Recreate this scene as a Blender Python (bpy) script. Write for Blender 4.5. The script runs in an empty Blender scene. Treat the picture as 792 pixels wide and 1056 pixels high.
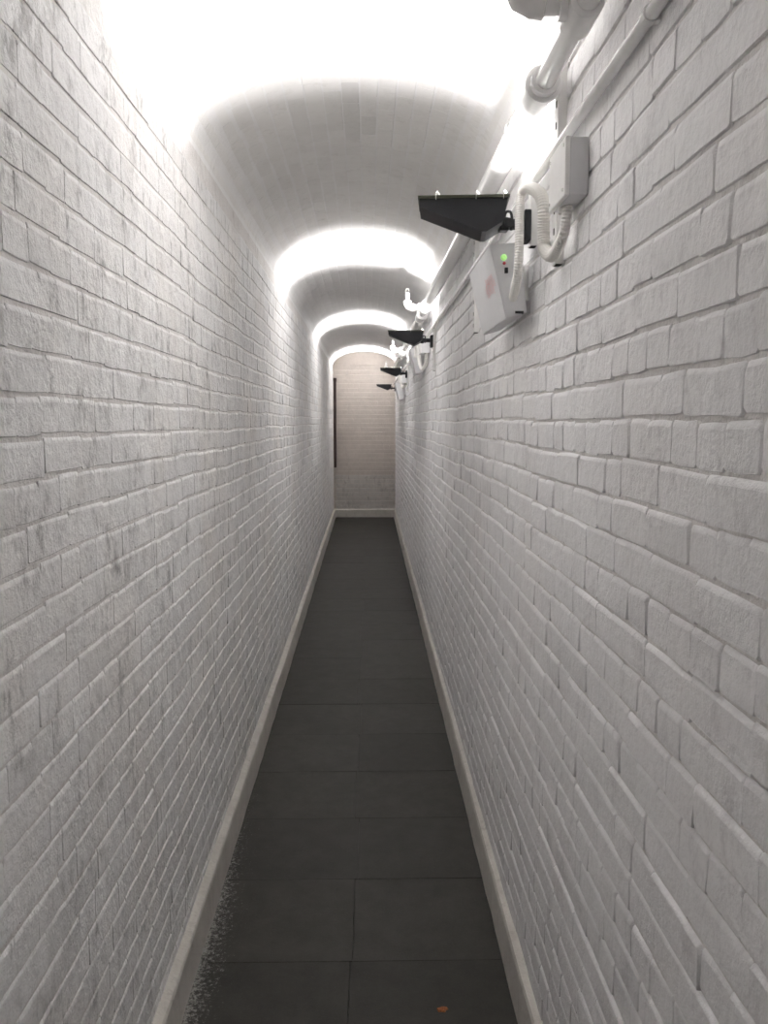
import bpy, bmesh, math, random
import numpy as np
from mathutils import Vector, Matrix

# ------------------------------------------------------------------ camera, world, exposure
scene = bpy.context.scene
COL = scene.collection
F_PX, IMG_W, IMG_H = 870.0, 792.0, 1056.0
EYE = 1.85                       # camera height above the floor right below it
VPX, VPY = 379.5, 435.0          # vanishing point of the corridor
YAW = math.atan((IMG_W/2 - VPX)/F_PX)
PITCH = math.atan((IMG_H/2 - VPY)/F_PX)
cam_d = bpy.data.cameras.new('camera')
cam_d.sensor_fit = 'VERTICAL'
cam_d.sensor_height = 36.0
cam_d.lens = 36.0*F_PX/IMG_H
cam_d.clip_start = 0.02
cam = bpy.data.objects.new('camera', cam_d)
cam.location = (0, 0, EYE)
cam.rotation_euler = (math.pi/2 - PITCH, 0, -YAW)
COL.objects.link(cam)
scene.camera = cam

world = bpy.data.worlds.new('world')
scene.world = world
world.use_nodes = True
world.node_tree.nodes['Background'].inputs[0].default_value = (0.5, 0.52, 0.55, 1)
world.node_tree.nodes['Background'].inputs[1].default_value = 0.02

scene.view_settings.view_transform = 'Standard'
scene.view_settings.look = 'None'
scene.view_settings.gamma = 1.0
scene.view_settings.use_curve_mapping = False
scene.view_settings.exposure = 0.0
try:
    scene.cycles.max_bounces = 12
    scene.cycles.diffuse_bounces = 9
    scene.cycles.glossy_bounces = 4
except Exception:
    pass
LAMP_W = 34.0                    # watts of each uplight
LAMP_COL = (1.0, 0.985, 0.98)
LAMP_SPREAD = math.radians(175)
LAMP_TILT = math.radians(-26)   # the reflector throws its light across the passage

# ------------------------------------------------------------------ the corridor's measures (metres)
XL, XR = -0.608, 0.485           # wall faces
Y0, Y1 = -5.2, 14.9              # corridor ends
SPRING = EYE + 0.955              # where the vault starts
RISE = 0.255
COURSE = 0.0762
FLOOR_RISE = 0.0115              # the floor climbs a little
def floor_z(y): return FLOOR_RISE*y
XC = (XL + XR)/2
HALF = (XR - XL)/2
def arch(t, grow=0.0):           # elliptical vault: t = 0 left springing, 1 right springing
    a = math.pi*t
    return (XC - (HALF + grow)*math.cos(a), SPRING + (RISE + grow)*math.sin(a))
_arc = [arch(k/400) for k in range(401)]
_len = [0.0]
for _p, _q in zip(_arc, _arc[1:]): _len.append(_len[-1] + math.hypot(_q[0] - _p[0], _q[1] - _p[1]))
ARC_LEN = _len[-1]
def arch_at(d):                  # point and inward normal at arc length d
    k = min(399, max(0, int(np.searchsorted(_len, d)) - 1))
    f = (d - _len[k])/(_len[k+1] - _len[k])
    p, q = _arc[k], _arc[k+1]
    tx, tz = q[0] - p[0], q[1] - p[1]; L = math.hypot(tx, tz)
    return (p[0] + f*tx, p[1] + f*tz), (tz/L, -tx/L)

Rcam = cam.rotation_euler.to_matrix()
def ray(px, py):
    return Rcam @ Vector(((px - IMG_W/2)/F_PX, -(py - IMG_H/2)/F_PX, -1.0))
def at_x(px, py, X):             # point where the pixel's ray meets the plane x = X
    d = ray(px, py); t = X/d.x
    return Vector((0, 0, EYE)) + d*t
def at_y(px, py, Y):
    d = ray(px, py); t = Y/d.y
    return Vector((0, 0, EYE)) + d*t
def project(p):
    q = Rcam.transposed() @ (Vector(p) - Vector((0, 0, EYE)))
    if q.z > -0.05: return None
    return (IMG_W/2 - F_PX*q.x/q.z, IMG_H/2 + F_PX*q.y/q.z)

# ------------------------------------------------------------------ materials
def new_mat(name):
    m = bpy.data.materials.new(name); m.use_nodes = True
    nt = m.node_tree
    return m, nt, nt.nodes['Principled BSDF']
def nd(nt, t, **kw):
    n = nt.nodes.new(t)
    for k, v in kw.items(): setattr(n, k, v)
    return n
def noise(nt, vec, scale, detail=4, rough=0.6, stretch=None):
    n = nd(nt, 'ShaderNodeTexNoise')
    n.inputs['Scale'].default_value = scale
    n.inputs['Detail'].default_value = detail
    n.inputs['Roughness'].default_value = rough
    if stretch:
        mp = nd(nt, 'ShaderNodeMapping'); mp.inputs['Scale'].default_value = stretch
        nt.links.new(vec, mp.inputs['Vector']); vec = mp.outputs['Vector']
    nt.links.new(vec, n.inputs['Vector'])
    return n.outputs['Fac']
def ramp(nt, fac, a, b, va=0.0, vb=1.0):
    n = nd(nt, 'ShaderNodeMapRange'); n.clamp = True
    n.inputs['From Min'].default_value = a; n.inputs['From Max'].default_value = b
    n.inputs['To Min'].default_value = va; n.inputs['To Max'].default_value = vb
    nt.links.new(fac, n.inputs['Value'])
    return n.outputs['Result']
def mix(nt, fac, a, b, mode='MIX'):
    n = nd(nt, 'ShaderNodeMix', data_type='RGBA', blend_type=mode)
    for v, i in ((fac, 0), (a, 6), (b, 7)):
        if hasattr(v, 'is_linked'): nt.links.new(v, n.inputs[i])
        elif i == 0: n.inputs[0].default_value = v
        else: n.inputs[i].default_value = (*v, 1)
    return n.outputs[2]
def math_n(nt, op, a, b):
    n = nd(nt, 'ShaderNodeMath', operation=op)
    for i, v in enumerate((a, b)):
        if hasattr(v, 'is_linked'): nt.links.new(v, n.inputs[i])
        else: n.inputs[i].default_value = v
    return n.outputs[0]
def bump(nt, bsdf, height, strength, dist=0.002):
    n = nd(nt, 'ShaderNodeBump')
    n.inputs['Strength'].default_value = strength
    n.inputs['Distance'].default_value = dist
    nt.links.new(height, n.inputs['Height'])
    nt.links.new(n.outputs['Normal'], bsdf.inputs['Normal'])

def paint_mat(name, base, worn, scuff, scuff_amt, bump_s, rough=0.55, warm=None):
    """thick masonry paint: slow tone drift, worn scuffs, brushy relief"""
    m, nt, b = new_mat(name)
    pos = nd(nt, 'ShaderNodeNewGeometry').outputs['Position']
    info = nd(nt, 'ShaderNodeObjectInfo')
    c = mix(nt, ramp(nt, noise(nt, pos, 5.0, 5), 0.38, 0.66), base, worn)
    if warm:
        c = mix(nt, ramp(nt, noise(nt, pos, 1.7, 3), 0.45, 0.72, 0, 0.8), c, warm)
    s = ramp(nt, noise(nt, pos, 22.0, 8, 0.76, (1, 1, 0.5)), 0.50, 0.64, 0, 1)
    s2 = ramp(nt, noise(nt, pos, 7.0, 3), 0.40, 0.62, 0.12*scuff_amt, scuff_amt)
    c = mix(nt, math_n(nt, 'MULTIPLY', s, s2), c, scuff)
    c = mix(nt, 1.0, c, info.outputs['Color'], 'MULTIPLY')
    wr = nd(nt, 'ShaderNodeAttribute', attribute_name='wear')
    c = mix(nt, wr.outputs['Fac'], c, (0.0, 0.0, 0.0))
    nt.links.new(c, b.inputs['Base Color'])
    b.inputs['Roughness'].default_value = rough
    b.inputs['Specular IOR Level'].default_value = 0.3
    h = math_n(nt, 'ADD', noise(nt, pos, 60.0, 5, 0.65), math_n(nt, 'MULTIPLY', noise(nt, pos, 18.0, 4), 1.6))
    bump(nt, b, h, bump_s, 0.006)
    return m
def plain_mat(name, col, rough=0.5, metal=0.0, spec=0.5, var=0.06, scale=30, bump_s=0.0, tint=False):
    m, nt, b = new_mat(name)
    pos = nd(nt, 'ShaderNodeNewGeometry').outputs['Position']
    f = noise(nt, pos, scale, 4)
    lo = tuple(max(0, v*(1 - var)) for v in col); hi = tuple(min(1, v*(1 + var)) for v in col)
    c = mix(nt, ramp(nt, f, 0.3, 0.7), lo, hi)
    if tint:
        c = mix(nt, 1.0, c, nd(nt, 'ShaderNodeObjectInfo').outputs['Color'], 'MULTIPLY')
    nt.links.new(c, b.inputs['Base Color'])
    b.inputs['Roughness'].default_value = rough
    b.inputs['Metallic'].default_value = metal
    b.inputs['Specular IOR Level'].default_value = spec
    if bump_s: bump(nt, b, f, bump_s, 0.003)
    return m
def emit_mat(name, col, strength):
    m, nt, b = new_mat(name)
    pos = nd(nt, 'ShaderNodeNewGeometry').outputs['Position']
    c = mix(nt, noise(nt, pos, 40.0), col, tuple(min(1, v*1.05) for v in col))
    nt.links.new(c, b.inputs['Base Color'])
    nt.links.new(c, b.inputs['Emission Color'])
    b.inputs['Emission Strength'].default_value = strength
    return m

M = {}
M['left'] = paint_mat('painted brick left', (0.875, 0.87, 0.87), (0.83, 0.825, 0.825), (0.33, 0.32, 0.315), 0.85, 0.7, warm=(0.86, 0.83, 0.80))
M['right'] = paint_mat('painted brick right', (0.865, 0.86, 0.865), (0.82, 0.812, 0.82), (0.52, 0.50, 0.51), 0.45, 0.55, warm=(0.855, 0.835, 0.832))
M['mortar'] = paint_mat('painted mortar', (0.82, 0.80, 0.785), (0.74, 0.715, 0.70), (0.42, 0.39, 0.37), 0.5, 0.7)
M['vault'] = paint_mat('painted vault', (0.90, 0.893, 0.888), (0.87, 0.862, 0.855), (0.62, 0.60, 0.57), 0.3, 0.25)
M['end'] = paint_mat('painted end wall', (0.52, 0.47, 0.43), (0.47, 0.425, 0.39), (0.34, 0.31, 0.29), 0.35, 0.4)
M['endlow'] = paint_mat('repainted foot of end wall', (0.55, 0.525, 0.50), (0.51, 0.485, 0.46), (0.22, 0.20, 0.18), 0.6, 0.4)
M['fillet'] = paint_mat('cement skirting', (0.64, 0.615, 0.57), (0.56, 0.535, 0.495), (0.36, 0.34, 0.31), 0.5, 0.3, rough=0.7)
M['white'] = plain_mat('white enamel', (0.80, 0.79, 0.775), 0.35, var=0.03)
M['pipe'] = plain_mat('gloss white pipe paint', (0.78, 0.775, 0.765), 0.22, var=0.03, bump_s=0.05)
M['box'] = plain_mat('pale grey box', (0.70, 0.70, 0.71), 0.45, var=0.02)
M['flex'] = plain_mat('ivory plastic hose', (0.77, 0.755, 0.72), 0.4, var=0.03)
M['black'] = plain_mat('black powder coat', (0.016, 0.017, 0.020), 0.5, var=0.15, spec=0.4)
M['rim'] = plain_mat('olive glass rim', (0.045, 0.047, 0.028), 0.4, var=0.1)
M['steel'] = plain_mat('bright clip steel', (0.75, 0.75, 0.72), 0.25, metal=0.9, var=0.03)
M['dark'] = plain_mat('painted hollow shade', (0.02, 0.02, 0.02), 0.8, var=0.1)  # shade of openings put into the colour of solid blocks
M['brown'] = plain_mat('plain dark brown', (0.045, 0.028, 0.024), 0.6, var=0.3, scale=8)
M['redprint'] = plain_mat('faded red print', (0.80, 0.50, 0.50), 0.6, var=0.1)
M['rust'] = plain_mat('rust orange scrap', (0.28, 0.09, 0.025), 0.8, var=0.4, scale=200)
M['greenled'] = emit_mat('green indicator', (0.42, 0.85, 0.25), 0.55)
M['redled'] = plain_mat('red indicator', (0.50, 0.07, 0.09), 0.4)
M['lens'] = emit_mat('lit lamp tube', LAMP_COL, 20.0)
M['reflector'] = plain_mat('dimpled reflector metal', (0.22, 0.22, 0.215), 0.5, metal=0.6, var=0.05)
def glass_mat():
    m, nt, b = new_mat('lamp glass')
    pos = nd(nt, 'ShaderNodeNewGeometry').outputs['Position']
    tr = nd(nt, 'ShaderNodeBsdfTransparent'); gl = nd(nt, 'ShaderNodeBsdfGlossy')
    gl.inputs['Roughness'].default_value = 0.08
    ms = nd(nt, 'ShaderNodeMixShader')
    nt.links.new(ramp(nt, noise(nt, pos, 30.0), 0.2, 0.8, 0.05, 0.09), ms.inputs[0])
    nt.links.new(tr.outputs[0], ms.inputs[1]); nt.links.new(gl.outputs[0], ms.inputs[2])
    nt.links.new(ms.outputs[0], nt.nodes['Material Output'].inputs['Surface'])
    return m
M['glass'] = glass_mat()

def floor_mat():
    m, nt, b = new_mat('dark slate floor')
    pos = nd(nt, 'ShaderNodeNewGeometry').outputs['Position']
    info = nd(nt, 'ShaderNodeObjectInfo')
    c = mix(nt, ramp(nt, noise(nt, pos, 9.0, 6, 0.7), 0.35, 0.68), (0.027, 0.0255, 0.0215), (0.044, 0.0415, 0.0365))
    c = mix(nt, ramp(nt, noise(nt, pos, 220.0, 3, 0.7), 0.5, 0.8, 0, 0.5), c, (0.075, 0.073, 0.068))
    c = mix(nt, 1.0, c, info.outputs['Color'], 'MULTIPLY')
    # splashed white paint along the left skirting
    sx = nd(nt, 'ShaderNodeSeparateXYZ'); nt.links.new(pos, sx.inputs[0])
    nearl = ramp(nt, sx.outputs['X'], -0.575, -0.35, 1.0, 0.0)
    neary = ramp(nt, sx.outputs['Y'], 2.9, 4.4, 1.0, 0.2)
    sp = math_n(nt, 'MULTIPLY', math_n(nt, 'POWER', nearl, 1.6), neary)
    thr = math_n(nt, 'SUBTRACT', noise(nt, pos, 75.0, 10, 0.85), math_n(nt, 'SUBTRACT', 0.672, math_n(nt, 'MULTIPLY', sp, 0.24)))
    c = mix(nt, ramp(nt, thr, 0.0, 0.09, 0, 0.7), c, (0.42, 0.41, 0.39))
    nt.links.new(c, b.inputs['Base Color'])
    b.inputs['Roughness'].default_value = 0.62
    b.inputs['Specular IOR Level'].default_value = 0.35
    bump(nt, b, noise(nt, pos, 120.0, 4), 0.25, 0.002)
    return m
M['floor'] = floor_mat()

# ------------------------------------------------------------------ mesh helpers
def mesh_obj(name, verts, faces, mat, parent=None, smooth=False, link=True):
    me = bpy.data.meshes.new(name)
    me.from_pydata([tuple(v) for v in verts], [], faces)
    me.materials.append(mat)
    if smooth:
        me.polygons.foreach_set('use_smooth', [True]*len(me.polygons))
    me.update()
    o = bpy.data.objects.new(name, me)
    COL.objects.link(o)
    if parent: o.parent = parent
    return o
def bm_obj(name, bm, mat, parent=None, smooth=False):
    bmesh.ops.recalc_face_normals(bm, faces=bm.faces)
    me = bpy.data.meshes.new(name); bm.to_mesh(me); bm.free()
    me.materials.append(mat)
    if smooth:
        me.polygons.foreach_set('use_smooth', [True]*len(me.polygons))
        me.set_sharp_from_angle(angle=math.radians(40))
    o = bpy.data.objects.new(name, me); COL.objects.link(o)
    if parent: o.parent = parent
    return o
def tag(o, label=None, cat=None, group=None, kind=None):
    if label: o['label'] = label
    if cat: o['category'] = cat
    if group: o['group'] = group
    if kind: o['kind'] = kind
    return o
def thing(name, loc, label, cat, group=None):
    o = bpy.data.objects.new(name, None); o.location = loc
    o.empty_display_size = 0.05
    COL.objects.link(o)
    return tag(o, label, cat, group)
def add_box(bm, lo, hi, bev=0.0):
    r = bmesh.ops.create_cube(bm, size=1.0)
    vs = r['verts']
    for v in vs:
        v.co = Vector([(lo[i] + hi[i])/2 + v.co[i]*(hi[i] - lo[i]) for i in range(3)])
    if bev:
        es = list({e for v in vs for e in v.link_edges})
        bmesh.ops.bevel(bm, geom=es, offset=bev, segments=2, affect='EDGES', profile=0.5)
def add_tube(bm, pts, radii, n=12, caps=True):
    """swept round tube with a stable frame; radii: one number or one per point"""
    pts = [Vector(p) for p in pts]
    if not hasattr(radii, '__len__'): radii = [radii]*len(pts)
    t = [(pts[min(i+1, len(pts)-1)] - pts[max(i-1, 0)]).normalized() for i in range(len(pts))]
    ref = Vector((0, 0, 1)) if abs(t[0].z) < 0.9 else Vector((1, 0, 0))
    u = (ref - t[0]*ref.dot(t[0])).normalized()
    rings = []
    for i, p in enumerate(pts):
        u = (u - t[i]*u.dot(t[i])).normalized()
        w = t[i].cross(u)
        rings.append([bm.verts.new(p + (u*math.cos(a) + w*math.sin(a))*radii[i])
                      for a in (2*math.pi*k/n for k in range(n))])
    for a, b in zip(rings, rings[1:]):
        for k in range(n):
            bm.faces.new((a[k], a[(k+1) % n], b[(k+1) % n], b[k]))
    if caps:
        bm.faces.new(rings[0][::-1]); bm.faces.new(rings[-1])
def add_prism(bm, poly, axis, lo, hi):
    """poly: 2D points; axis: the one they are extruded along"""
    def P(a, b, c):
        return (c, a, b) if axis == 0 else (a, c, b) if axis == 1 else (a, b, c)
    A = [bm.verts.new(P(a, b, lo)) for a, b in poly]
    B = [bm.verts.new(P(a, b, hi)) for a, b in poly]
    n = len(poly)
    bm.faces.new(A); bm.faces.new(B[::-1])
    for i in range(n):
        bm.faces.new((A[i], A[(i+1) % n], B[(i+1) % n], B[i]))
def spline(pts, k=8):
    """Catmull-Rom through pts"""
    P = [Vector(p) for p in pts]; P = [P[0]*2 - P[1]] + P + [P[-1]*2 - P[-2]]
    out = []
    for i in range(1, len(P) - 2):
        for j in range(k):
            s = j/k
            a, b, c, d = P[i-1], P[i], P[i+1], P[i+2]
            out.append(0.5*((2*b) + (c - a)*s + (2*a - 5*b + 4*c - d)*s*s + (3*b - a - 3*c + d)*s**3))
    out.append(P[-2])
    return out
def resample(pts, step):
    out = [pts[0]]; acc = 0.0
    for a, b in zip(pts, pts[1:]):
        L = (b - a).length; d = step - acc
        while d <= L and L > 0:
            out.append(a + (b - a)*(d/L)); d += step
        acc = (acc + L) % step if L > 0 else acc
    out.append(pts[-1])
    return out

# ------------------------------------------------------------------ bricks
def brick_template(rng, w, h, proud, soft, jit, crack=0.5):
    """painted brick face: 3 rings of 10 points + a front; the paint slopes away at the top edge, the
    bottom edge is crisp; local x along, y up, z out"""
    top_in = soft*rng.uniform(0.8, 1.3); bot_in = rng.uniform(0.001, 0.0022)
    ends = [rng.choice((0.0018, 0.003, 0.0042)) if rng.random() < crack else 0.0 for _ in (0, 1)]
    lf_in, rt_in = ends
    hw, hh = w/2, h/2
    c = 0.006
    base = [(-hw + c, -hh), (0, -hh), (hw - c, -hh), (hw, -hh + c), (hw, hh - c), (hw - c, hh),
            (0, hh), (-hw + c, hh), (-hw, hh - c), (-hw, -hh + c)]
    # an end without a crack is square and laps a little over its neighbour
    for k, sg, e in ((3, 1, rt_in), (4, 1, rt_in), (8, -1, lf_in), (9, -1, lf_in)):
        if e == 0.0: base[k] = (sg*(hw + 0.0015), math.copysign(hh - 0.0015, base[k][1]))
    j = [(rng.uniform(-jit, jit), rng.uniform(-jit, jit)) for _ in base]
    tilt = rng.uniform(-0.15, 0.15)*proud, rng.uniform(-0.2, 0.2)*proud
    V = []
    for inset, depth in ((0.0, -0.006), (0.35, proud*0.55), (1.0, proud)):
        for (x, y), (dx, dy) in zip(base, j):
            xx = x + dx - inset*(rt_in if x > 0 else -lf_in if x < 0 else 0)
            yy = y + dy - inset*(top_in if y > 0 else -bot_in)
            dd = depth if depth < 0 or y < 0 or inset == 1.0 else proud*0.42
            z = dd + (tilt[0]*x/hw + tilt[1]*y/hh + rng.uniform(-0.06, 0.06)*proud if depth > 0 else 0)
            V.append((xx, yy, z))
    n = 10
    Fc = []
    for r in (0, 1):
        for k in range(n):
            a = r*n + k; b = r*n + (k+1) % n
            Fc.append((a, b, b + n, a + n))
    Fc.append(tuple(range(2*n, 3*n)))
    return V, Fc
class BrickKit:
    """variants of two sizes; single bricks share their meshes, the rest joins into one mesh"""
    def __init__(self, seed, mat, proud, soft, jit, sizes, h, nvar=18, crack=0.5, tone=0.07):
        self.tone = tone
        rng = random.Random(seed)
        self.mat = mat; self.h = h; self.sizes = sizes; self.var = {}
        for s in sizes:
            L = []
            for k in range(nvar):
                V, Fc = brick_template(rng, s, h, proud*rng.choice((0.5, 0.7, 0.85, 0.95, 1, 1.05, 1.2)), soft, jit, crack)
                me = bpy.data.meshes.new('brick'); me.from_pydata(V, [], Fc)
                me.polygons.foreach_set('use_smooth', [len(f) == 4 for f in Fc])
                me.materials.append(mat); me.update()
                L.append((np.array(V), Fc, me))
            self.var[s] = L
    def place(self, items, parent, limit, rng, stuff_name='far_bricks', tone=None):
        """items: (size, matrix, scale_x, scale_y, score); the highest scores become single objects"""
        items = sorted(items, key=lambda t: -t[4])
        single = [t for t in items[:limit] if t[4] > 0]
        rest = items[len(single):]
        for s, mtx, sx, sy, sc in single:
            me = rng.choice(self.var[s])[2]
            o = bpy.data.objects.new('brick', me)
            o.parent = parent
            o.matrix_local = mtx @ Matrix.Diagonal((sx, sy, 1, 1))
            o.color = tone(mtx.translation) if tone else (lambda t: (t, t, t, 1))(1.0 - self.tone*rng.random()**2)
            COL.objects.link(o)
        if rest:
            VV, FF, off, wear = [], [], 0, []
            for s, mtx, sx, sy, sc in rest:
                V, Fc, me = rng.choice(self.var[s])
                R = np.array(mtx.to_3x3()); t = np.array(mtx.translation)
                VV.append((V*np.array((sx, sy, 1.0))) @ R.T + t)
                FF += [tuple(i + off for i in f) for f in Fc]
                off += len(V)
                wear += [self.tone*rng.random()**2]*len(Fc)
            o = mesh_obj(stuff_name, np.concatenate(VV).tolist(), FF, self.mat, parent)
            o.data.polygons.foreach_set('use_smooth', [len(f) == 4 for f in FF])
            o.data.attributes.new('wear', 'FLOAT', 'FACE').data.foreach_set('value', wear)
            o['kind'] = 'stuff'
            return o
def frame_score(p, nrm, area):
    q = project(p)
    if q is None or not (-25 < q[0] < IMG_W + 25 and -25 < q[1] < IMG_H + 25): return 0.0
    d = Vector(p) - Vector((0, 0, EYE)); L = d.length
    return area*max(0.0, -d.dot(nrm)/L)/(L*L)
def wave(y, seed):
    return 0.0035*math.sin(y*2.1 + seed) + 0.0025*math.sin(y*5.3 + seed*1.7) + 0.0015*math.sin(y*11.0 + seed*0.6)

STR, HDR = 0.209, 0.1045
def brick_wall(name, xw, out, kit, zref, parity, seed):
    """English bond: rows of stretchers and rows of headers in turn; out = +1 faces +x, -1 faces -x"""
    rng = random.Random(seed)
    m = M['mortar']
    bm = bmesh.new()
    add_box(bm, (min(xw, xw - out*0.12), Y0, -0.25), (max(xw, xw - out*0.12), Y1 + 0.2, SPRING + 0.02))
    wall = bm_obj(name, bm, m); tag(wall, kind='structure')
    W = Vector((out, 0, 0)); Vv = Vector((0, 0, 1)); U = Vv.cross(W)
    items = []
    i0 = math.ceil((0.0 - zref)/COURSE); i1 = math.floor((SPRING - zref)/COURSE)
    for i in range(i0, i1 + 1):
        zc = zref + (i + 0.5)*COURSE
        if zc + COURSE*0.45 > SPRING: continue
        size = STR if (i + parity) % 2 == 0 else HDR
        y = -0.7 + rng.uniform(0, 0.03) + (HDR/2 if size == HDR else 0)
        while y < Y1 - 0.02:
            s = size
            if size == HDR and rng.random() < 0.08: s = STR
            if size == STR and rng.random() < 0.06: s = HDR
            L = s*rng.uniform(0.95, 1.05)
            yc = y + L/2
            if yc + L/2 > Y1: L = Y1 - y; yc = y + L/2
            gap = rng.choice((0.0, 0.0005, 0.001, 0.002))
            hgt = COURSE - rng.choice((0.002, 0.003, 0.005))
            zz = zc + wave(yc, seed + i*0.13) + rng.uniform(-0.0015, 0.0015)
            if zz - COURSE/2 < floor_z(yc) - 0.03:
                y += L; continue
            p = Vector((xw, yc, zz))
            mt = Matrix((U, Vv, W)).transposed().to_4x4()
            mt = Matrix.Translation(p) @ mt @ Matrix.Rotation(rng.uniform(-0.012, 0.012), 4, 'Z')
            items.append((s, mt, (L - gap)/s, hgt/kit.h, frame_score(p, W, L*hgt)))
            y += L
    kit.place(items, wall, 300, rng)
    return wall

# ------------------------------------------------------------------ structure: floor
bm = bmesh.new()
poly = [(Y0, floor_z(Y0) - 0.02), (Y1 + 0.2, floor_z(Y1 + 0.2) - 0.02), (Y1 + 0.2, -0.3), (Y0, -0.3)]
add_prism(bm, poly, 0, XL - 0.12, XR + 0.12)
floor = bm_obj('floor', bm, M['floor']); tag(floor, kind='structure')
rng = random.Random(5)
SLOPE = math.atan(FLOOR_RISE)
def tile_mesh(w, d):
    bm = bmesh.new()
    t, c = 0.0205, 0.0010
    hw, hd = w/2, d/2
    lo = [bm.verts.new((x, y, -t)) for x, y in ((-hw, -hd), (hw, -hd), (hw, hd), (-hw, hd))]
    md = [bm.verts.new((x, y, -c)) for x, y in ((-hw, -hd), (hw, -hd), (hw, hd), (-hw, hd))]
    up = [bm.verts.new((x, y, 0)) for x, y in ((-hw+c, -hd+c), (hw-c, -hd+c), (hw-c, hd-c), (-hw+c, hd-c))]
    for a, b in ((lo, md), (md, up)):
        for k in range(4): bm.faces.new((a[k], a[(k+1) % 4], b[(k+1) % 4], b[k]))
    bm.faces.new(up); bm.faces.new(lo[::-1])
    bmesh.ops.recalc_face_normals(bm, faces=bm.faces)
    me = bpy.data.meshes.new('floor_tile'); bm.to_mesh(me); bm.free()
    me.materials.append(M['floor'])
    return me
ROW = 0.5075
tile_cache = {}
k0 = math.floor((Y0 + 0.2 - 2.685)/ROW)
for k in range(k0, 25):
    ya, yb = 2.685 + k*ROW, 2.685 + (k+1)*ROW
    yb = min(yb, Y1)
    if yb - ya < 0.03: continue
    split = -0.055 + (0.0, 0.012, -0.01)[k % 3]
    for xa, xb in ((XL + 0.003, split), (split, XR - 0.003)):
        w, d = round(xb - xa - 0.0012, 4), round(yb - ya - 0.0016, 4)
        if (w, d) not in tile_cache: tile_cache[(w, d)] = tile_mesh(w, d)
        o = bpy.data.objects.new('floor_tile', tile_cache[(w, d)])
        COL.objects.link(o); o.parent = floor
        ym = (ya + yb)/2
        o.location = ((xa + xb)/2, ym, floor_z(ym) + rng.uniform(-0.0006, 0.0006))
        o.rotation_euler = (SLOPE, 0, 0)
        t = rng.uniform(0.86, 1.10)
        o.color = (t, t, t*rng.uniform(0.97, 1.0), 1)

# ------------------------------------------------------------------ structure: walls
kit_l = BrickKit(11, M['left'], 0.0028, 0.013, 0.0018, (STR, HDR), 0.0725, crack=0.12, tone=0.10)
kit_r = BrickKit(12, M['right'], 0.0058, 0.012, 0.0020, (STR, HDR), 0.0725, crack=0.5, tone=0.06)
wall_left = brick_wall('wall_left', XL, 1, kit_l, EYE - 0.027, 1, 3)
wall_right = brick_wall('wall_right', XR, -1, kit_r, EYE + 0.009, 0, 7)

# end wall: too far for single bricks, so its bricks are one joined part
bm = bmesh.new()
add_box(bm, (XL - 0.1, Y1, -0.2), (XR + 0.1, Y1 + 0.15, SPRING + RISE + 0.1))
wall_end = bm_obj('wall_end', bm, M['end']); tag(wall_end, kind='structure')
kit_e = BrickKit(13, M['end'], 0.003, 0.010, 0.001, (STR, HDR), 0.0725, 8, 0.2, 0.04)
rng = random.Random(21)
items = []
Wv, Vv = Vector((0, -1, 0)), Vector((0, 0, 1)); Uv = Vv.cross(Wv)
zb = floor_z(Y1) + 0.14
for i in range(int((EYE + 0.97 - zb)/COURSE)):
    s = STR if i % 2 else HDR
    x = XL + (0.02 if i % 2 else 0.05)
    while x < XR - 0.05:
        L = min(s*rng.uniform(0.96, 1.04), XR - 0.005 - x)
        p = Vector((x + L/2, Y1, zb + (i + 0.5)*COURSE))
        mt = Matrix.Translation(p) @ Matrix((Uv, Vv, Wv)).transposed().to_4x4()
        items.append((s, mt, (L - 0.005)/s, 0.98, 0.0)); x += L
low = [t for t in items if t[1].translation.z < zb + 0.62]
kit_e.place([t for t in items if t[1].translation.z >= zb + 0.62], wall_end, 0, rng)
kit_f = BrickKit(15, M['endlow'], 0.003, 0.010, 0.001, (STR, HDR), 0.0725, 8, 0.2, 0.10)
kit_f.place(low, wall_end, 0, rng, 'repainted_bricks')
# the arched panel above the ledge on the end wall
bm = bmesh.new()
pts = [(XL, EYE + 0.985), (XR, EYE + 0.985)]
pts += [q for q in (arch(t) for t in np.linspace(1, 0, 33)) if q[1] > EYE + 0.99]
add_prism(bm, pts, 1, Y1 - 0.012, Y1 + 0.02)
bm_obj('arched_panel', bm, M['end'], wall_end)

bm = bmesh.new()
add_box(bm, (XL - 0.1, Y0 - 0.15, -0.3), (XR + 0.1, Y0, SPRING + RISE + 0.1))
wall_rear = bm_obj('wall_rear', bm, M['left']); tag(wall_rear, kind='structure')

# ------------------------------------------------------------------ structure: vault
n = 48
inner = [arch(t) for t in np.linspace(0, 1, n)]
outer = [arch(t, 0.15) for t in np.linspace(1, 0, n)]
bm = bmesh.new()
add_prism(bm, inner + outer, 1, Y0 - 0.1, Y1 + 0.1)
ceiling = bm_obj('ceiling', bm, M['vault'], smooth=True); tag(ceiling, kind='structure')
kit_c = BrickKit(14, M['vault'], 0.0012, 0.004, 0.0010, (STR,), 0.066, 12, 0.4, 0.02)
rng = random.Random(31)
NC = 19
items = []
for i in range(NC):
    (ax, az), (nx, nz) = arch_at((i + 0.5)*ARC_LEN/NC)
    W = Vector((nx, 0, nz))
    U = Vector((0, 1, 0)); V3 = W.cross(U)
    p0 = Vector((ax, 0, az))
    y = -0.5 + (STR/2 if i % 2 else 0) + rng.uniform(0, 0.02)
    while y < Y1 - 0.02:
        L = min(STR*rng.uniform(0.96, 1.04), Y1 - y)
        p = p0 + Vector((0, y + L/2, 0))
        mt = Matrix.Translation(p) @ Matrix((U, V3, W)).transposed().to_4x4()
        cw = ARC_LEN/NC
        items.append((STR, mt, (L - 0.003)/STR, (cw - 0.003)/0.066, frame_score(p, W, L*cw)))
        y += L
trng = random.Random(8)
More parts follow.
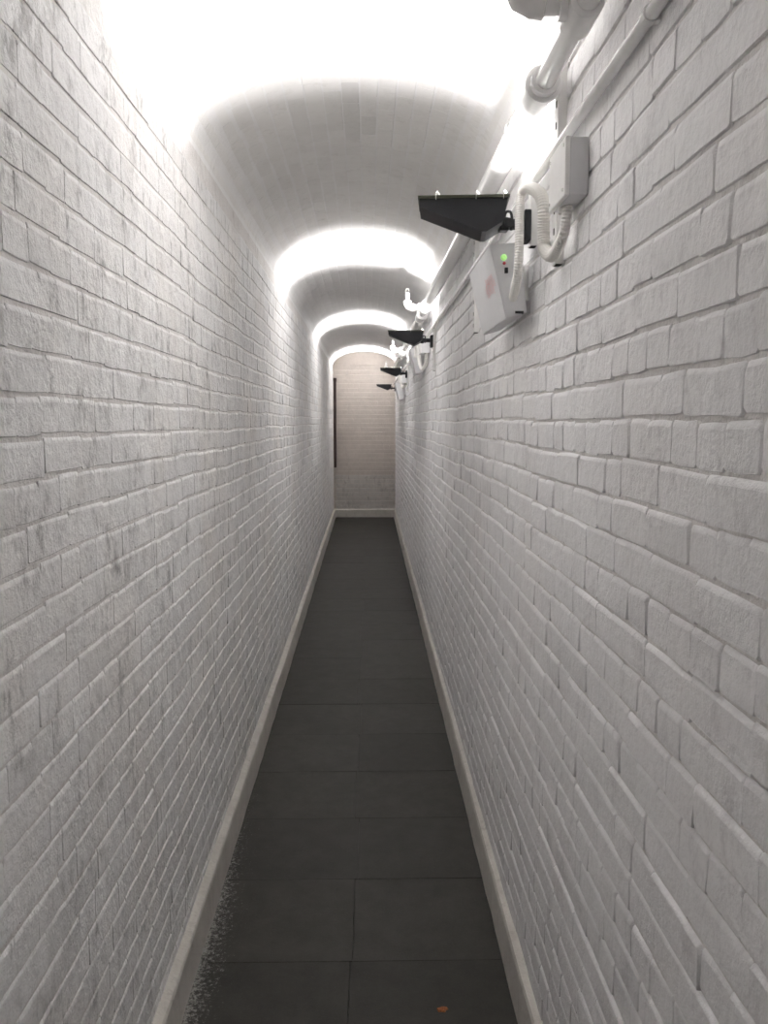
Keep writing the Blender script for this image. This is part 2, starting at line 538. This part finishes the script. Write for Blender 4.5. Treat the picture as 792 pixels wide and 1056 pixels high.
def vault_tone(p):
    t = trng.uniform(0.965, 1.0)
    q = project(p)
    # bare, greyer bricks where the paint has come away, in a stepped patch
    if 3.18 < p.y < 3.42 and -0.085 < p.x < -0.02: t = 0.86
    elif 3.42 <= p.y < 3.70 and -0.085 < p.x < -0.02: t = 0.88
    elif 3.50 < p.y < 3.80 and -0.02 <= p.x < 0.045: t = 0.90
    elif 3.2 < p.y < 4.8 and p.x < -0.1: t = trng.uniform(0.93, 0.99)
    return (t, t*0.995, t*0.98, 1)
kit_c.place(items, ceiling, 300, rng, tone=vault_tone)

# ------------------------------------------------------------------ skirting fillets of cement along the floor
def skirting(name, xw, out, prot, hgt, seed):
    rng = random.Random(seed)
    prof = [(-0.01, -0.03), (prot + 0.002, -0.03), (prot, hgt*0.35), (prot - 0.001, hgt - 0.012), (prot - 0.006, hgt - 0.001), (-0.01, hgt + 0.010)]
    V, Fc = [], []
    ys = list(np.arange(Y0, Y1 + 0.05, 0.12))
    for y in ys:
        w1, w2 = rng.uniform(-0.002, 0.002), rng.uniform(-0.003, 0.003)
        for a, (dx, dz) in enumerate(prof):
            V.append((xw + out*(dx + (w1 if 1 <= a <= 4 else 0)), y, floor_z(y) + dz + (w2 if a >= 2 else 0)))
    n = len(prof)
    for r in range(len(ys) - 1):
        for k in range(n - 1):
            a = r*n + k
            f = (a, a + 1, a + 1 + n, a + n)
            Fc.append(f if out < 0 else f[::-1])
    o = mesh_obj(name, V, Fc, M['fillet'], smooth=False)
    bm = bmesh.new(); bm.from_mesh(o.data)
    bmesh.ops.recalc_face_normals(bm, faces=bm.faces); bm.to_mesh(o.data); bm.free()
    return tag(o, kind='structure')
skirting('baseboard_left', XL, 1, 0.035, 0.15, 1)
skirting('baseboard_right', XR, -1, 0.030, 0.155, 2)
bm = bmesh.new()
z0 = floor_z(Y1)
add_prism(bm, [(Y1 + 0.01, z0 - 0.03), (Y1 - 0.045, z0 - 0.03), (Y1 - 0.045, z0 + 0.125), (Y1 - 0.03, z0 + 0.14), (Y1 + 0.01, z0 + 0.145)], 0, XL + 0.01, XR - 0.01)
tag(bm_obj('baseboard_end', bm, M['fillet']), kind='structure')

# ------------------------------------------------------------------ wall-mounted strut channels
def strut_channel(y, zlo, zhi, label):
    """slotted painted channel, standing proud of the bricks"""
    t = thing('strut_channel', (XR, y, zlo), label, 'channel', None)
    H = zhi - zlo
    w = 0.041
    bm = bmesh.new()
    add_box(bm, (-0.026, -w/2, 0), (-0.003, w/2, H), 0.002)
    bm_obj('channel_body', bm, M['white'], t)
    z = 0.03
    me = None
    while z < H - 0.04:
        if me is None:
            bm = bmesh.new(); add_box(bm, (-0.0270, -0.0045, -0.008), (-0.0240, 0.0045, 0.008), 0.0005)  # dark block on the solid channel, coloured like a slot's inner shade
            o = bm_obj('slot', bm, M['dark'], t); me = o.data
        else:
            o = bpy.data.objects.new('slot', me); COL.objects.link(o); o.parent = t
        o.location = (0, 0, z)
        z += 0.05
    bm = bmesh.new(); add_box(bm, (-0.023, -w/2 + 0.004, -0.001), (-0.007, w/2 - 0.004, 0.003))  # dark block coloured as the shade of a hollow end; channel is solid
    bm_obj('open_end', bm, M['dark'], t)
    return t
strut_channel(2.13, EYE + 0.385, EYE + 0.90, 'white slotted wall channel behind the small grey junction box')
strut_channel(2.46, EYE + 0.495, EYE + 0.66, 'short white slotted wall channel behind the arm plate by the looped hose')
strut_channel(3.72, EYE + 0.385, EYE + 0.90, 'white slotted wall channel standing free past the red-printed battery box')
strut_channel(6.05, EYE + 0.36, EYE + 0.90, 'white slotted wall channel carrying the third floodlight from the end wall')
strut_channel(9.97, EYE + 0.36, EYE + 0.90, 'white slotted wall channel carrying the second floodlight from the end wall')
strut_channel(14.15, EYE + 0.33, EYE + 0.90, 'white slotted wall channel carrying the floodlight nearest the end wall')

# ------------------------------------------------------------------ floodlights
def floodlight(y, e, label, yaw=0.0, tilt=0.0):
    """wedge uplight on a wall arm; origin on the wall at the arm's height"""
    t = thing('floodlight', (XR, y, EYE + e), label, 'floodlight', 'black floodlights along the right wall')
    d0, d1 = -0.072, 0.072
    piv = Matrix.Translation((-0.09, 0, 0.01)) @ Matrix.Rotation(yaw, 4, 'Z') @ Matrix.Rotation(tilt, 4, 'Y') @ Matrix.Translation((0.09, 0, -0.01))
    def put(o): o.matrix_local = piv; return o
    top, lip = 0.078, 0.056
    # hollow housing: outer skin of a wedge, an open top, an inner tray
    prof = [(-0.336, top), (-0.336, lip), (-0.162, -0.013), (-0.150, -0.013), (-0.104, 0.014), (-0.092, top)]
    bm = bmesh.new()
    A = [bm.verts.new((x, d0 + (0.004 if k in (2, 3) else 0.0), z)) for k, (x, z) in enumerate(prof)]
    B = [bm.verts.new((x, d1 - (0.004 if k in (2, 3) else 0.0), z)) for k, (x, z) in enumerate(prof)]
    bm.faces.new(A); bm.faces.new(B[::-1])
    for k in range(len(prof) - 1):
        bm.faces.new((A[k], A[k+1], B[k+1], B[k]))
    lips = [bm.verts.new((x, yy, top)) for x, yy in ((-0.326, d0 + 0.005), (-0.100, d0 + 0.005), (-0.100, d1 - 0.005), (-0.326, d1 - 0.005))]
    edge = [A[0], A[5], B[5], B[0]]
    for k in range(4):
        bm.faces.new((lips[k], lips[(k+1) % 4], edge[(k+1) % 4], edge[k]))
    put(bm_obj('housing', bm, M['black'], t))
    # open reflector well inside the wedge
    rp = [(-0.324, top), (-0.318, top - 0.012), (-0.190, top - 0.074), (-0.136, top - 0.078), (-0.114, top - 0.060), (-0.102, top)]
    bm = bmesh.new()
    ya, yb = d0 + 0.0055, d1 - 0.0055
    A = [bm.verts.new((x, ya + (0.008 if 1 < k < 4 else 0), z)) for k, (x, z) in enumerate(rp)]
    B = [bm.verts.new((x, yb - (0.008 if 1 < k < 4 else 0), z)) for k, (x, z) in enumerate(rp)]
    for k in range(len(rp) - 1): bm.faces.new((A[k], B[k], B[k+1], A[k+1]))
    bm.faces.new(A); bm.faces.new(B[::-1])
    put(bm_obj('reflector', bm, M['reflector'], t))
    bm = bmesh.new()                                   # rim round the glass
    for lo, hi in (((-0.340, d0 - 0.004, top - 0.001), (-0.088, d0 + 0.006, top + 0.006)), ((-0.340, d1 - 0.006, top - 0.001), (-0.088, d1 + 0.004, top + 0.006)),
                   ((-0.340, d0 + 0.006, top - 0.001), (-0.328, d1 - 0.006, top + 0.006)), ((-0.100, d0 + 0.006, top - 0.001), (-0.088, d1 - 0.006, top + 0.006))):
        add_box(bm, lo, hi)
    rim = put(bm_obj('glass_rim', bm, M['rim'], t))
    bm = bmesh.new(); add_box(bm, (-0.330, d0 + 0.003, top + 0.001), (-0.096, d1 - 0.003, top + 0.004))
    put(bm_obj('lamp_glass', bm, M['glass'], t))
    bm = bmesh.new(); add_tube(bm, [(-0.165, 0, top - 0.0725), (-0.136, 0, top - 0.0725)], 0.002, 10)
    put(bm_obj('lamp_tube', bm, M['lens'], t))
    for cx, cy, s in ((-0.290, d0 - 0.003, 1), (-0.180, d0 - 0.003, 1), (-0.105, d0 - 0.003, 1), (-0.290, d1 + 0.003, -1), (-0.105, d1 + 0.003, -1)):
        bm = bmesh.new()
        add_tube(bm, [(cx, cy, top - 0.006), (cx, cy - s*0.002, top + 0.012), (cx + 0.003, cy + s*0.004, top + 0.018), (cx + 0.010, cy + s*0.010, top + 0.010)], 0.0014, 6)
        put(bm_obj('clip', bm, M['steel'], t))
    # knuckle, arm, wall plate
    bm = bmesh.new()
    add_box(bm, (-0.112, -0.020, 0.000), (-0.086, 0.020, 0.036), 0.004)
    add_tube(bm, [(-0.088, -0.026, 0.020), (-0.088, 0.026, 0.020)], 0.013, 14)
    bm_obj('knuckle', bm, M['black'], t)
    bm = bmesh.new(); add_box(bm, (-0.092, -0.014, 0.007), (-0.040, 0.014, 0.033), 0.003)
    bm_obj('arm', bm, M['black'], t)
    bm = bmesh.new()
    pts = spline([(-0.100, -0.016, 0.036), (-0.094, -0.018, 0.050), (-0.082, -0.018, 0.048), (-0.078, -0.017, 0.026), (-0.080, -0.016, 0.000)], 5)
    add_tube(bm, pts, 0.004, 8)
    bm_obj('cable', bm, M['black'], t)
    bm = bmesh.new()
    add_box(bm, (-0.044, -0.030, -0.030), (-0.025, 0.030, 0.056), 0.003)
    pl = bm_obj('mounting_plate', bm, M['black'], t)
    for zz in (-0.020, 0.046):
        bm = bmesh.new(); add_tube(bm, [(-0.042, 0, zz), (-0.049, 0, zz)], 0.007, 6)
        bm_obj('bolt', bm, M['steel'], pl)
    # the lamp's own light, just above its glass
    L = bpy.data.lights.new('floodlight_lamp', 'AREA')
    L.shape = 'RECTANGLE'; L.size = 0.032; L.size_y = 0.05
    L.energy = LAMP_W; L.color = LAMP_COL; L.spread = LAMP_SPREAD
    lo = bpy.data.objects.new('floodlight_lamp', L); COL.objects.link(lo)
    lo.parent = t
    lo.matrix_local = piv @ Matrix.Translation((-0.143, 0, top - 0.063)) @ Matrix.Rotation(LAMP_TILT, 4, 'Y') @ Matrix.Rotation(math.pi, 4, 'X')
    return t
floodlight(2.46, 0.537, 'black wedge floodlight on a wall arm beside the looped white hose', yaw=math.radians(-5))
floodlight(6.05, 0.552, 'black wedge floodlight on a wall arm, third from the end wall', yaw=math.radians(-4))
floodlight(9.97, 0.541, 'black wedge floodlight on a wall arm, second from the end wall', yaw=math.radians(-3))
floodlight(14.15, 0.535, 'black wedge floodlight on a wall arm, closest to the end wall', yaw=math.radians(-3))
floodlight(-1.30, 0.537, 'black wedge floodlight on a wall arm, farthest from the end wall')

# ------------------------------------------------------------------ junction boxes
def junction_box(y0, y1, x0, zlo, zhi, label, gy):
    t = thing('junction_box', (XR, (y0 + y1)/2, EYE + zlo), label, 'junction box')
    L, D, H = (y1 - y0)/2, XR - x0, zhi - zlo
    bm = bmesh.new(); add_box(bm, (-D + 0.010, -L, 0), (-0.006, L, H), 0.003)
    bm_obj('box_body', bm, M['box'], t)
    bm = bmesh.new(); add_box(bm, (-D, -L - 0.0015, -0.0015), (-D + 0.011, L + 0.0015, H + 0.0015), 0.003)
    lid = bm_obj('lid', bm, M['white'], t)
    for yy, zz in ((-L + 0.014, 0.014), (L - 0.014, 0.014), (-L + 0.014, H - 0.014), (L - 0.014, H - 0.014)):
        bm = bmesh.new(); add_tube(bm, [(-D + 0.001, yy, zz), (-D - 0.002, yy, zz)], 0.004, 8)
        bm_obj('screw', bm, M['steel'], lid)
    bm = bmesh.new(); g = gy - (y0 + y1)/2; add_tube(bm, [(-0.030, g, 0.002), (-0.030, g, -0.014)], 0.0165, 14)
    bm_obj('hose_gland', bm, M['flex'], t)
    return t
junction_box(1.885, 2.045, XR - 0.058, 0.490, 0.612, 'small grey junction box with a ribbed hose leaving its underside', 1.995)
junction_box(6.55, 6.72, XR - 0.085, 0.525, 0.625, 'white junction box below the third floodlight from the end wall', 6.59)
junction_box(10.32, 10.49, XR - 0.080, 0.47, 0.57, 'white junction box below the second floodlight from the end wall', 10.36)

# ------------------------------------------------------------------ battery boxes
def battery_box(y0, y1, dz, label, detail=True):
    t = thing('battery_box', (XR, y0, EYE + 0.31 + dz), label, 'battery box')
    prof = [(0.347, 0.502), (0.432, 0.508), (0.458, 0.313), (0.397, 0.296)]
    prof = [(x - XR, z - 0.31) for x, z in prof]
    bm = bmesh.new(); add_prism(bm, prof, 1, 0, y1 - y0)
    bmesh.ops.bevel(bm, geom=list(bm.edges), offset=0.003, segments=2, affect='EDGES')
    bm_obj('casing', bm, M['box'], t, smooth=True)
    # bracket holding it to the wall channel
    bm = bmesh.new(); add_box(bm, (-0.052, 0.10, 0.05), (-0.003, 0.20, 0.15))
    bm_obj('bracket', bm, M['white'], t)
    if detail:
        def on_face(px, py): return at_y(px, py, y0) - Vector(t.location)
        for nm, px, py, r, mt in (('green_indicator', 519.5, 265.5, 0.0085, 'greenled'), ('red_indicator', 520, 271.5, 0.0045, 'redled')):
            p = on_face(px, py)
            bm = bmesh.new(); add_tube(bm, [(p.x, 0.002, p.z), (p.x, -0.003, p.z), (p.x, -0.005, p.z)], [r, r, r*0.6], 12)
            bm_obj(nm, bm, M[mt], t)
        p = on_face(522, 279)
        bm = bmesh.new(); add_box(bm, (p.x - 0.005, -0.007, p.z - 0.008), (p.x + 0.005, 0.002, p.z + 0.008), 0.0015)
        bm_obj('switch', bm, M['black'], t)
        bm = bmesh.new(); add_box(bm, (-0.062, -0.002, -0.001), (-0.038, 0.014, 0.006))  # dark block painted in for the shade inside the slot
        bm_obj('drain_slot', bm, M['dark'], t)
        # faded red print on the face towards the corridor (too blurred to read): three ragged lines
        a, b = Vector((prof[0][0], 0, prof[0][1])), Vector((prof[3][0], 0, prof[3][1]))
        nrm = Vector((-(a.z - b.z), 0, -(b.x - a.x))).normalized()
        if nrm.x > 0: nrm = -nrm
        rr = random.Random(4)
        bm = bmesh.new()
        for ln, (s, ya, yb) in enumerate(((0.38, 0.07, 0.20), (0.46, 0.05, 0.23), (0.54, 0.08, 0.22))):
            y = ya
            while y < yb:
                w = rr.uniform(0.010, 0.022); hgt = rr.uniform(0.016, 0.026)/0.21
                q = [a.lerp(b, s + sg*hgt/2 + rr.uniform(-0.012, 0.012)) + nrm*0.0008 for sg in (-1, 1)]
                vs = [bm.verts.new((q[0].x, y, q[0].z)), bm.verts.new((q[1].x, y, q[1].z)),
                      bm.verts.new((q[1].x, y + w*0.35, q[1].z)), bm.verts.new((q[0].x, y + w*0.35, q[0].z))]
                bm.faces.new(vs); y += w
        bm_obj('red_print', bm, M['redprint'], t)
    return t
battery_box(2.46, 2.95, 0.0, 'pale grey battery box with green light and red print')
battery_box(7.05, 7.45, 0.10, 'pale grey battery box past the third floodlight from the end wall', False)
battery_box(10.75, 11.10, -0.02, 'pale grey battery box past the second floodlight from the end wall', False)

# ------------------------------------------------------------------ corrugated hoses
def hose(label, pts, r, step=0.0035):
    path = resample(spline(pts, 10), step)
    rs = r if hasattr(r, '__call__') else (lambda u: r)
    bm = bmesh.new()
    add_tube(bm, path, [rs(i/len(path))*(1.0 if (i % 2) else 0.84) for i in range(len(path))], 14)
    o = bm_obj('corrugated_hose', bm, M['flex'])
    tag(o, label, 'hose', 'white corrugated hoses')
    return o
P1 = [(584, 203, .455), (585, 217, .455), (582.5, 236, .452), (576, 254, .447), (569, 264, .444), (562, 257, .442), (560.5, 238, .440), (560.5, 215, .438),
      (556.5, 200, .434), (546, 194, .428), (538.5, 199, .420), (536, 215, .412), (535.5, 245, .408), (534.5, 275, .406), (532, 295, .408)]
pts1 = [at_x(*p) for p in P1] + [at_y(529, 307, 2.462)]
hose('white corrugated hose looping from the junction box to the battery box', pts1, lambda u: 0.0128 + 0.0040*min(1, max(0, (u - 0.1)/0.15))*min(1, max(0, (0.62 - u)/0.12)))
def far_hose(y, dz, label):
    pts = [(XR - .030, y + .46, EYE + .515 + dz), (XR - .035, y + .49, EYE + .44), (XR - .06, y + .60, EYE + .42), (XR - .075, y + .70, EYE + .50), (XR - .08, y + .80, EYE + .60), (XR - .085, y + .90, EYE + .60), (XR - .09, y + .925, EYE + .53)]
    hose(label, pts, 0.016, 0.006)
far_hose(6.13, 0.0, 'white corrugated hose below the third floodlight from the end wall')
far_hose(9.90, -0.055, 'white corrugated hose below the second floodlight from the end wall')

# ------------------------------------------------------------------ sprinkler pipe
PX = 0.42
def pe(y): return EYE + 0.797 + 0.028*min(1.0, max(0.0, (y - 1.5)/5.0))
t = thing('sprinkler_pipe', (PX, 1.74, pe(1.74)), 'glossy white sprinkler pipe running along the right wall under the vault', 'pipe')
org = Vector(t.location)
def loc(p): return Vector(p) - org
def pipe_piece(name, ya, yb, r, n=20):
    bm = bmesh.new(); add_tube(bm, [loc((PX, y, pe(y))) for y in np.linspace(ya, yb, 8)], r, n)
    return bm_obj(name, bm, M['pipe'], t, smooth=True)
segs = [(-4.8, 2.09, 0.0235), (2.07, 6.10, 0.034), (6.08, 6.62, 0.0235), (6.60, 9.85, 0.034), (9.83, 10.34, 0.0235), (10.32, 13.6, 0.034), (13.58, 14.88, 0.024)]
for a, b, r in segs: pipe_piece('pipe_length', a, b, r)
def collar(y, r=0.044, L=0.034):
    bm = bmesh.new()
    add_tube(bm, [loc((PX, y + s*L/2, pe(y))) for s in (-1.0, -0.82, -0.8, 0.8, 0.82, 1.0)], [r*0.9, r, r, r*0.93, r*0.93, r*0.80], 24)
    return bm_obj('collar', bm, M['pipe'], t, smooth=True)
for y in (2.11, 6.10, 6.62, 9.85, 10.34, 13.6): collar(y)
def branch(y, L=0.125, up=0.10):
    """tee, short arm towards the middle, elbow and upright head"""
    z = pe(y) + 0.018
    bm = bmesh.new()
    add_tube(bm, [loc((PX, y - 0.055, pe(y))), loc((PX, y - 0.05, pe(y))), loc((PX, y + 0.05, pe(y))), loc((PX, y + 0.055, pe(y)))], [0.026, 0.033, 0.033, 0.026], 20)
    add_tube(bm, [loc((PX + 0.01, y, z)), loc((PX - 0.045, y, z)), loc((PX - 0.046, y, z))], [0.034, 0.034, 0.028], 20)
    tee = bm_obj('tee', bm, M['pipe'], t, smooth=True)
    bm = bmesh.new()
    add_tube(bm, [loc((PX - 0.04, y, z)), loc((PX - L + 0.035, y, z))], 0.024, 18)
    bm_obj('branch_arm', bm, M['pipe'], t, smooth=True)
    bm = bmesh.new()
    c = [(PX - L + 0.052, y, z), (PX - L + 0.048, y, z), (PX - L + 0.028, y, z), (PX - L + 0.008, y, z + 0.008), (PX - L, y, z + 0.028), (PX - L, y, z + 0.046), (PX - L, y, z + 0.050)]
    add_tube(bm, [loc(p) for p in c], [0.026, 0.032, 0.030, 0.029, 0.030, 0.032, 0.026], 18)
    el = bm_obj('elbow', bm, M['pipe'], t, smooth=True)
    bm = bmesh.new()
    add_tube(bm, [loc((PX - L, y, z + 0.045)), loc((PX - L, y, z + up)), loc((PX - L, y, z + up + 0.001)), loc((PX - L, y, z + up + 0.008))], [0.016, 0.016, 0.011, 0.011], 14)
    hd = bm_obj('sprinkler_head', bm, M['pipe'], t, smooth=True)
    for s in (-1, 1):
        bm = bmesh.new()
        add_tube(bm, [loc((PX - L + s*0.010, y, z + up + 0.004)), loc((PX - L + s*0.016, y, z + up + 0.018)), loc((PX - L + s*0.004, y, z + up + 0.034))], 0.0028, 6)
        bm_obj('frame_arm', bm, M['steel'], hd)
    bm = bmesh.new(); add_tube(bm, [loc((PX - L, y, z + up + 0.033)), loc((PX - L, y, z + up + 0.036))], 0.014, 12)
    bm_obj('deflector', bm, M['steel'], hd)
branch(1.74); branch(6.37); branch(10.09); branch(13.80)

# pipe brackets: ring, rod, wall foot
def pipe_bracket(y, label):
    z = pe(y)
    t2 = thing('pipe_bracket', (XR, y, z), label, 'bracket')
    bm = bmesh.new()
    ring = [(PX - XR + 0.040*math.cos(a), 0.0, 0.040*math.sin(a)) for a in np.linspace(0, 2*math.pi, 25)]
    n = 24
    V = []
    for k in range(n):
        a = 2*math.pi*k/n
        for rr, yy in ((0.0345, -0.012), (0.040, -0.012), (0.040, 0.012), (0.0345, 0.012)):
            V.append(bm.verts.new((PX - XR + rr*math.cos(a), yy, rr*math.sin(a))))
    for k in range(n):
        for q in range(4):
            a, b = 4*k + q, 4*k + (q+1) % 4
            c, d = 4*((k+1) % n) + (q+1) % 4, 4*((k+1) % n) + q
            bm.faces.new((V[a], V[b], V[c], V[d]))
    bm_obj('ring', bm, M['pipe'], t2, smooth=True)
    for s in (-1, 1):
        bm = bmesh.new(); add_box(bm, (PX - XR - 0.010, -0.012, s*0.046 - 0.008), (PX - XR + 0.010, 0.012, s*0.046 + 0.008), 0.002)
        ear = bm_obj('ear', bm, M['pipe'], t2)
        bm = bmesh.new(); add_tube(bm, [(PX - XR - 0.016, 0, s*0.047), (PX - XR + 0.016, 0, s*0.047)], 0.005, 6)
        bm_obj('bolt', bm, M['steel'], ear)
    bm = bmesh.new(); add_tube(bm, [(PX - XR + 0.036, 0, 0), (-0.004, 0, 0)], 0.006, 10)
    bm_obj('rod', bm, M['pipe'], t2, smooth=True)
    bm = bmesh.new(); add_box(bm, (-0.010, -0.020, -0.035), (-0.002, 0.020, 0.035), 0.002)
    bm_obj('wall_foot', bm, M['pipe'], t2)
pipe_bracket(2.42, 'white pipe bracket above the small grey junction box')
pipe_bracket(6.9, 'white pipe bracket past the third floodlight from the end wall')
pipe_bracket(10.6, 'white pipe bracket past the second floodlight from the end wall')

# ------------------------------------------------------------------ electrical conduit below the pipe
def ce(y): return EYE + 0.662
t = thing('cable_conduit', (0.463, 0, ce(0)), 'thin white straight conduit running along the wall below the sprinkler pipe', 'conduit')
org = Vector(t.location)
bm = bmesh.new(); add_tube(bm, [loc((0.463, y, ce(y))) for y in (-4.8, 0, 5, 10, 14.88)], 0.0125, 14)
bm_obj('tube', bm, M['pipe'], t, smooth=True)
for y in (1.45, 3.2, 4.8, 7.6, 9.2, 11.3, 12.9):
    bm = bmesh.new()
    add_tube(bm, [loc((0.463, y - 0.010, ce(y))), loc((0.463, y + 0.010, ce(y)))], 0.0150, 14)
    add_box(bm, loc((0.466, y - 0.009, ce(y) - 0.012)), loc((0.4800, y + 0.009, ce(y) + 0.012)))
    bm_obj('saddle_clip', bm, M['pipe'], t)
for y in (0.9, 4.0, 7.1, 10.1):
    bm = bmesh.new(); add_tube(bm, [loc((0.463, y - 0.03, ce(y))), loc((0.463, y + 0.03, ce(y)))], 0.0148, 14)
    bm_obj('coupler', bm, M['pipe'], t, smooth=True)

# ------------------------------------------------------------------ dark brown strip by the end wall and a scrap on the floor
t = thing('corner_strip', (XL, Y1, EYE - 0.80), 'narrow dark brown upright strip in the corner of the end wall', 'strip')
bm = bmesh.new(); add_box(bm, (0.012, -0.050, 0), (0.056, 0.002, 1.52), 0.004)
bm_obj('strip_body', bm, M['brown'], t)
bm = bmesh.new(); add_box(bm, (0.006, -0.054, 1.50), (0.062, 0.002, 1.56), 0.004)
bm_obj('end_block', bm, M['brown'], t)

p = Vector((0, 0, 0)); d = ray(456, 1041); tt = -(EYE)/(d.z - FLOOR_RISE*d.y); p = Vector((0, 0, EYE)) + d*tt
rr = random.Random(6)
bm = bmesh.new()
ring = [(rr.uniform(0.008, 0.017), 2*math.pi*k/11) for k in range(11)]
lo = [bm.verts.new((1.3*r*math.cos(a), r*math.sin(a), 0.0)) for r, a in ring]
up = [bm.verts.new((1.15*r*math.cos(a), 0.85*r*math.sin(a), 0.0025 + rr.uniform(0, 0.002))) for r, a in ring]
for k in range(11): bm.faces.new((lo[k], lo[(k+1) % 11], up[(k+1) % 11], up[k]))
bm.faces.new(up); bm.faces.new(lo[::-1])
o = bm_obj('floor_scrap', bm, M['rust'])
o.location = (p.x, p.y, floor_z(p.y))
tag(o, 'tiny rust-orange scrap lying on the dark floor', 'scrap')
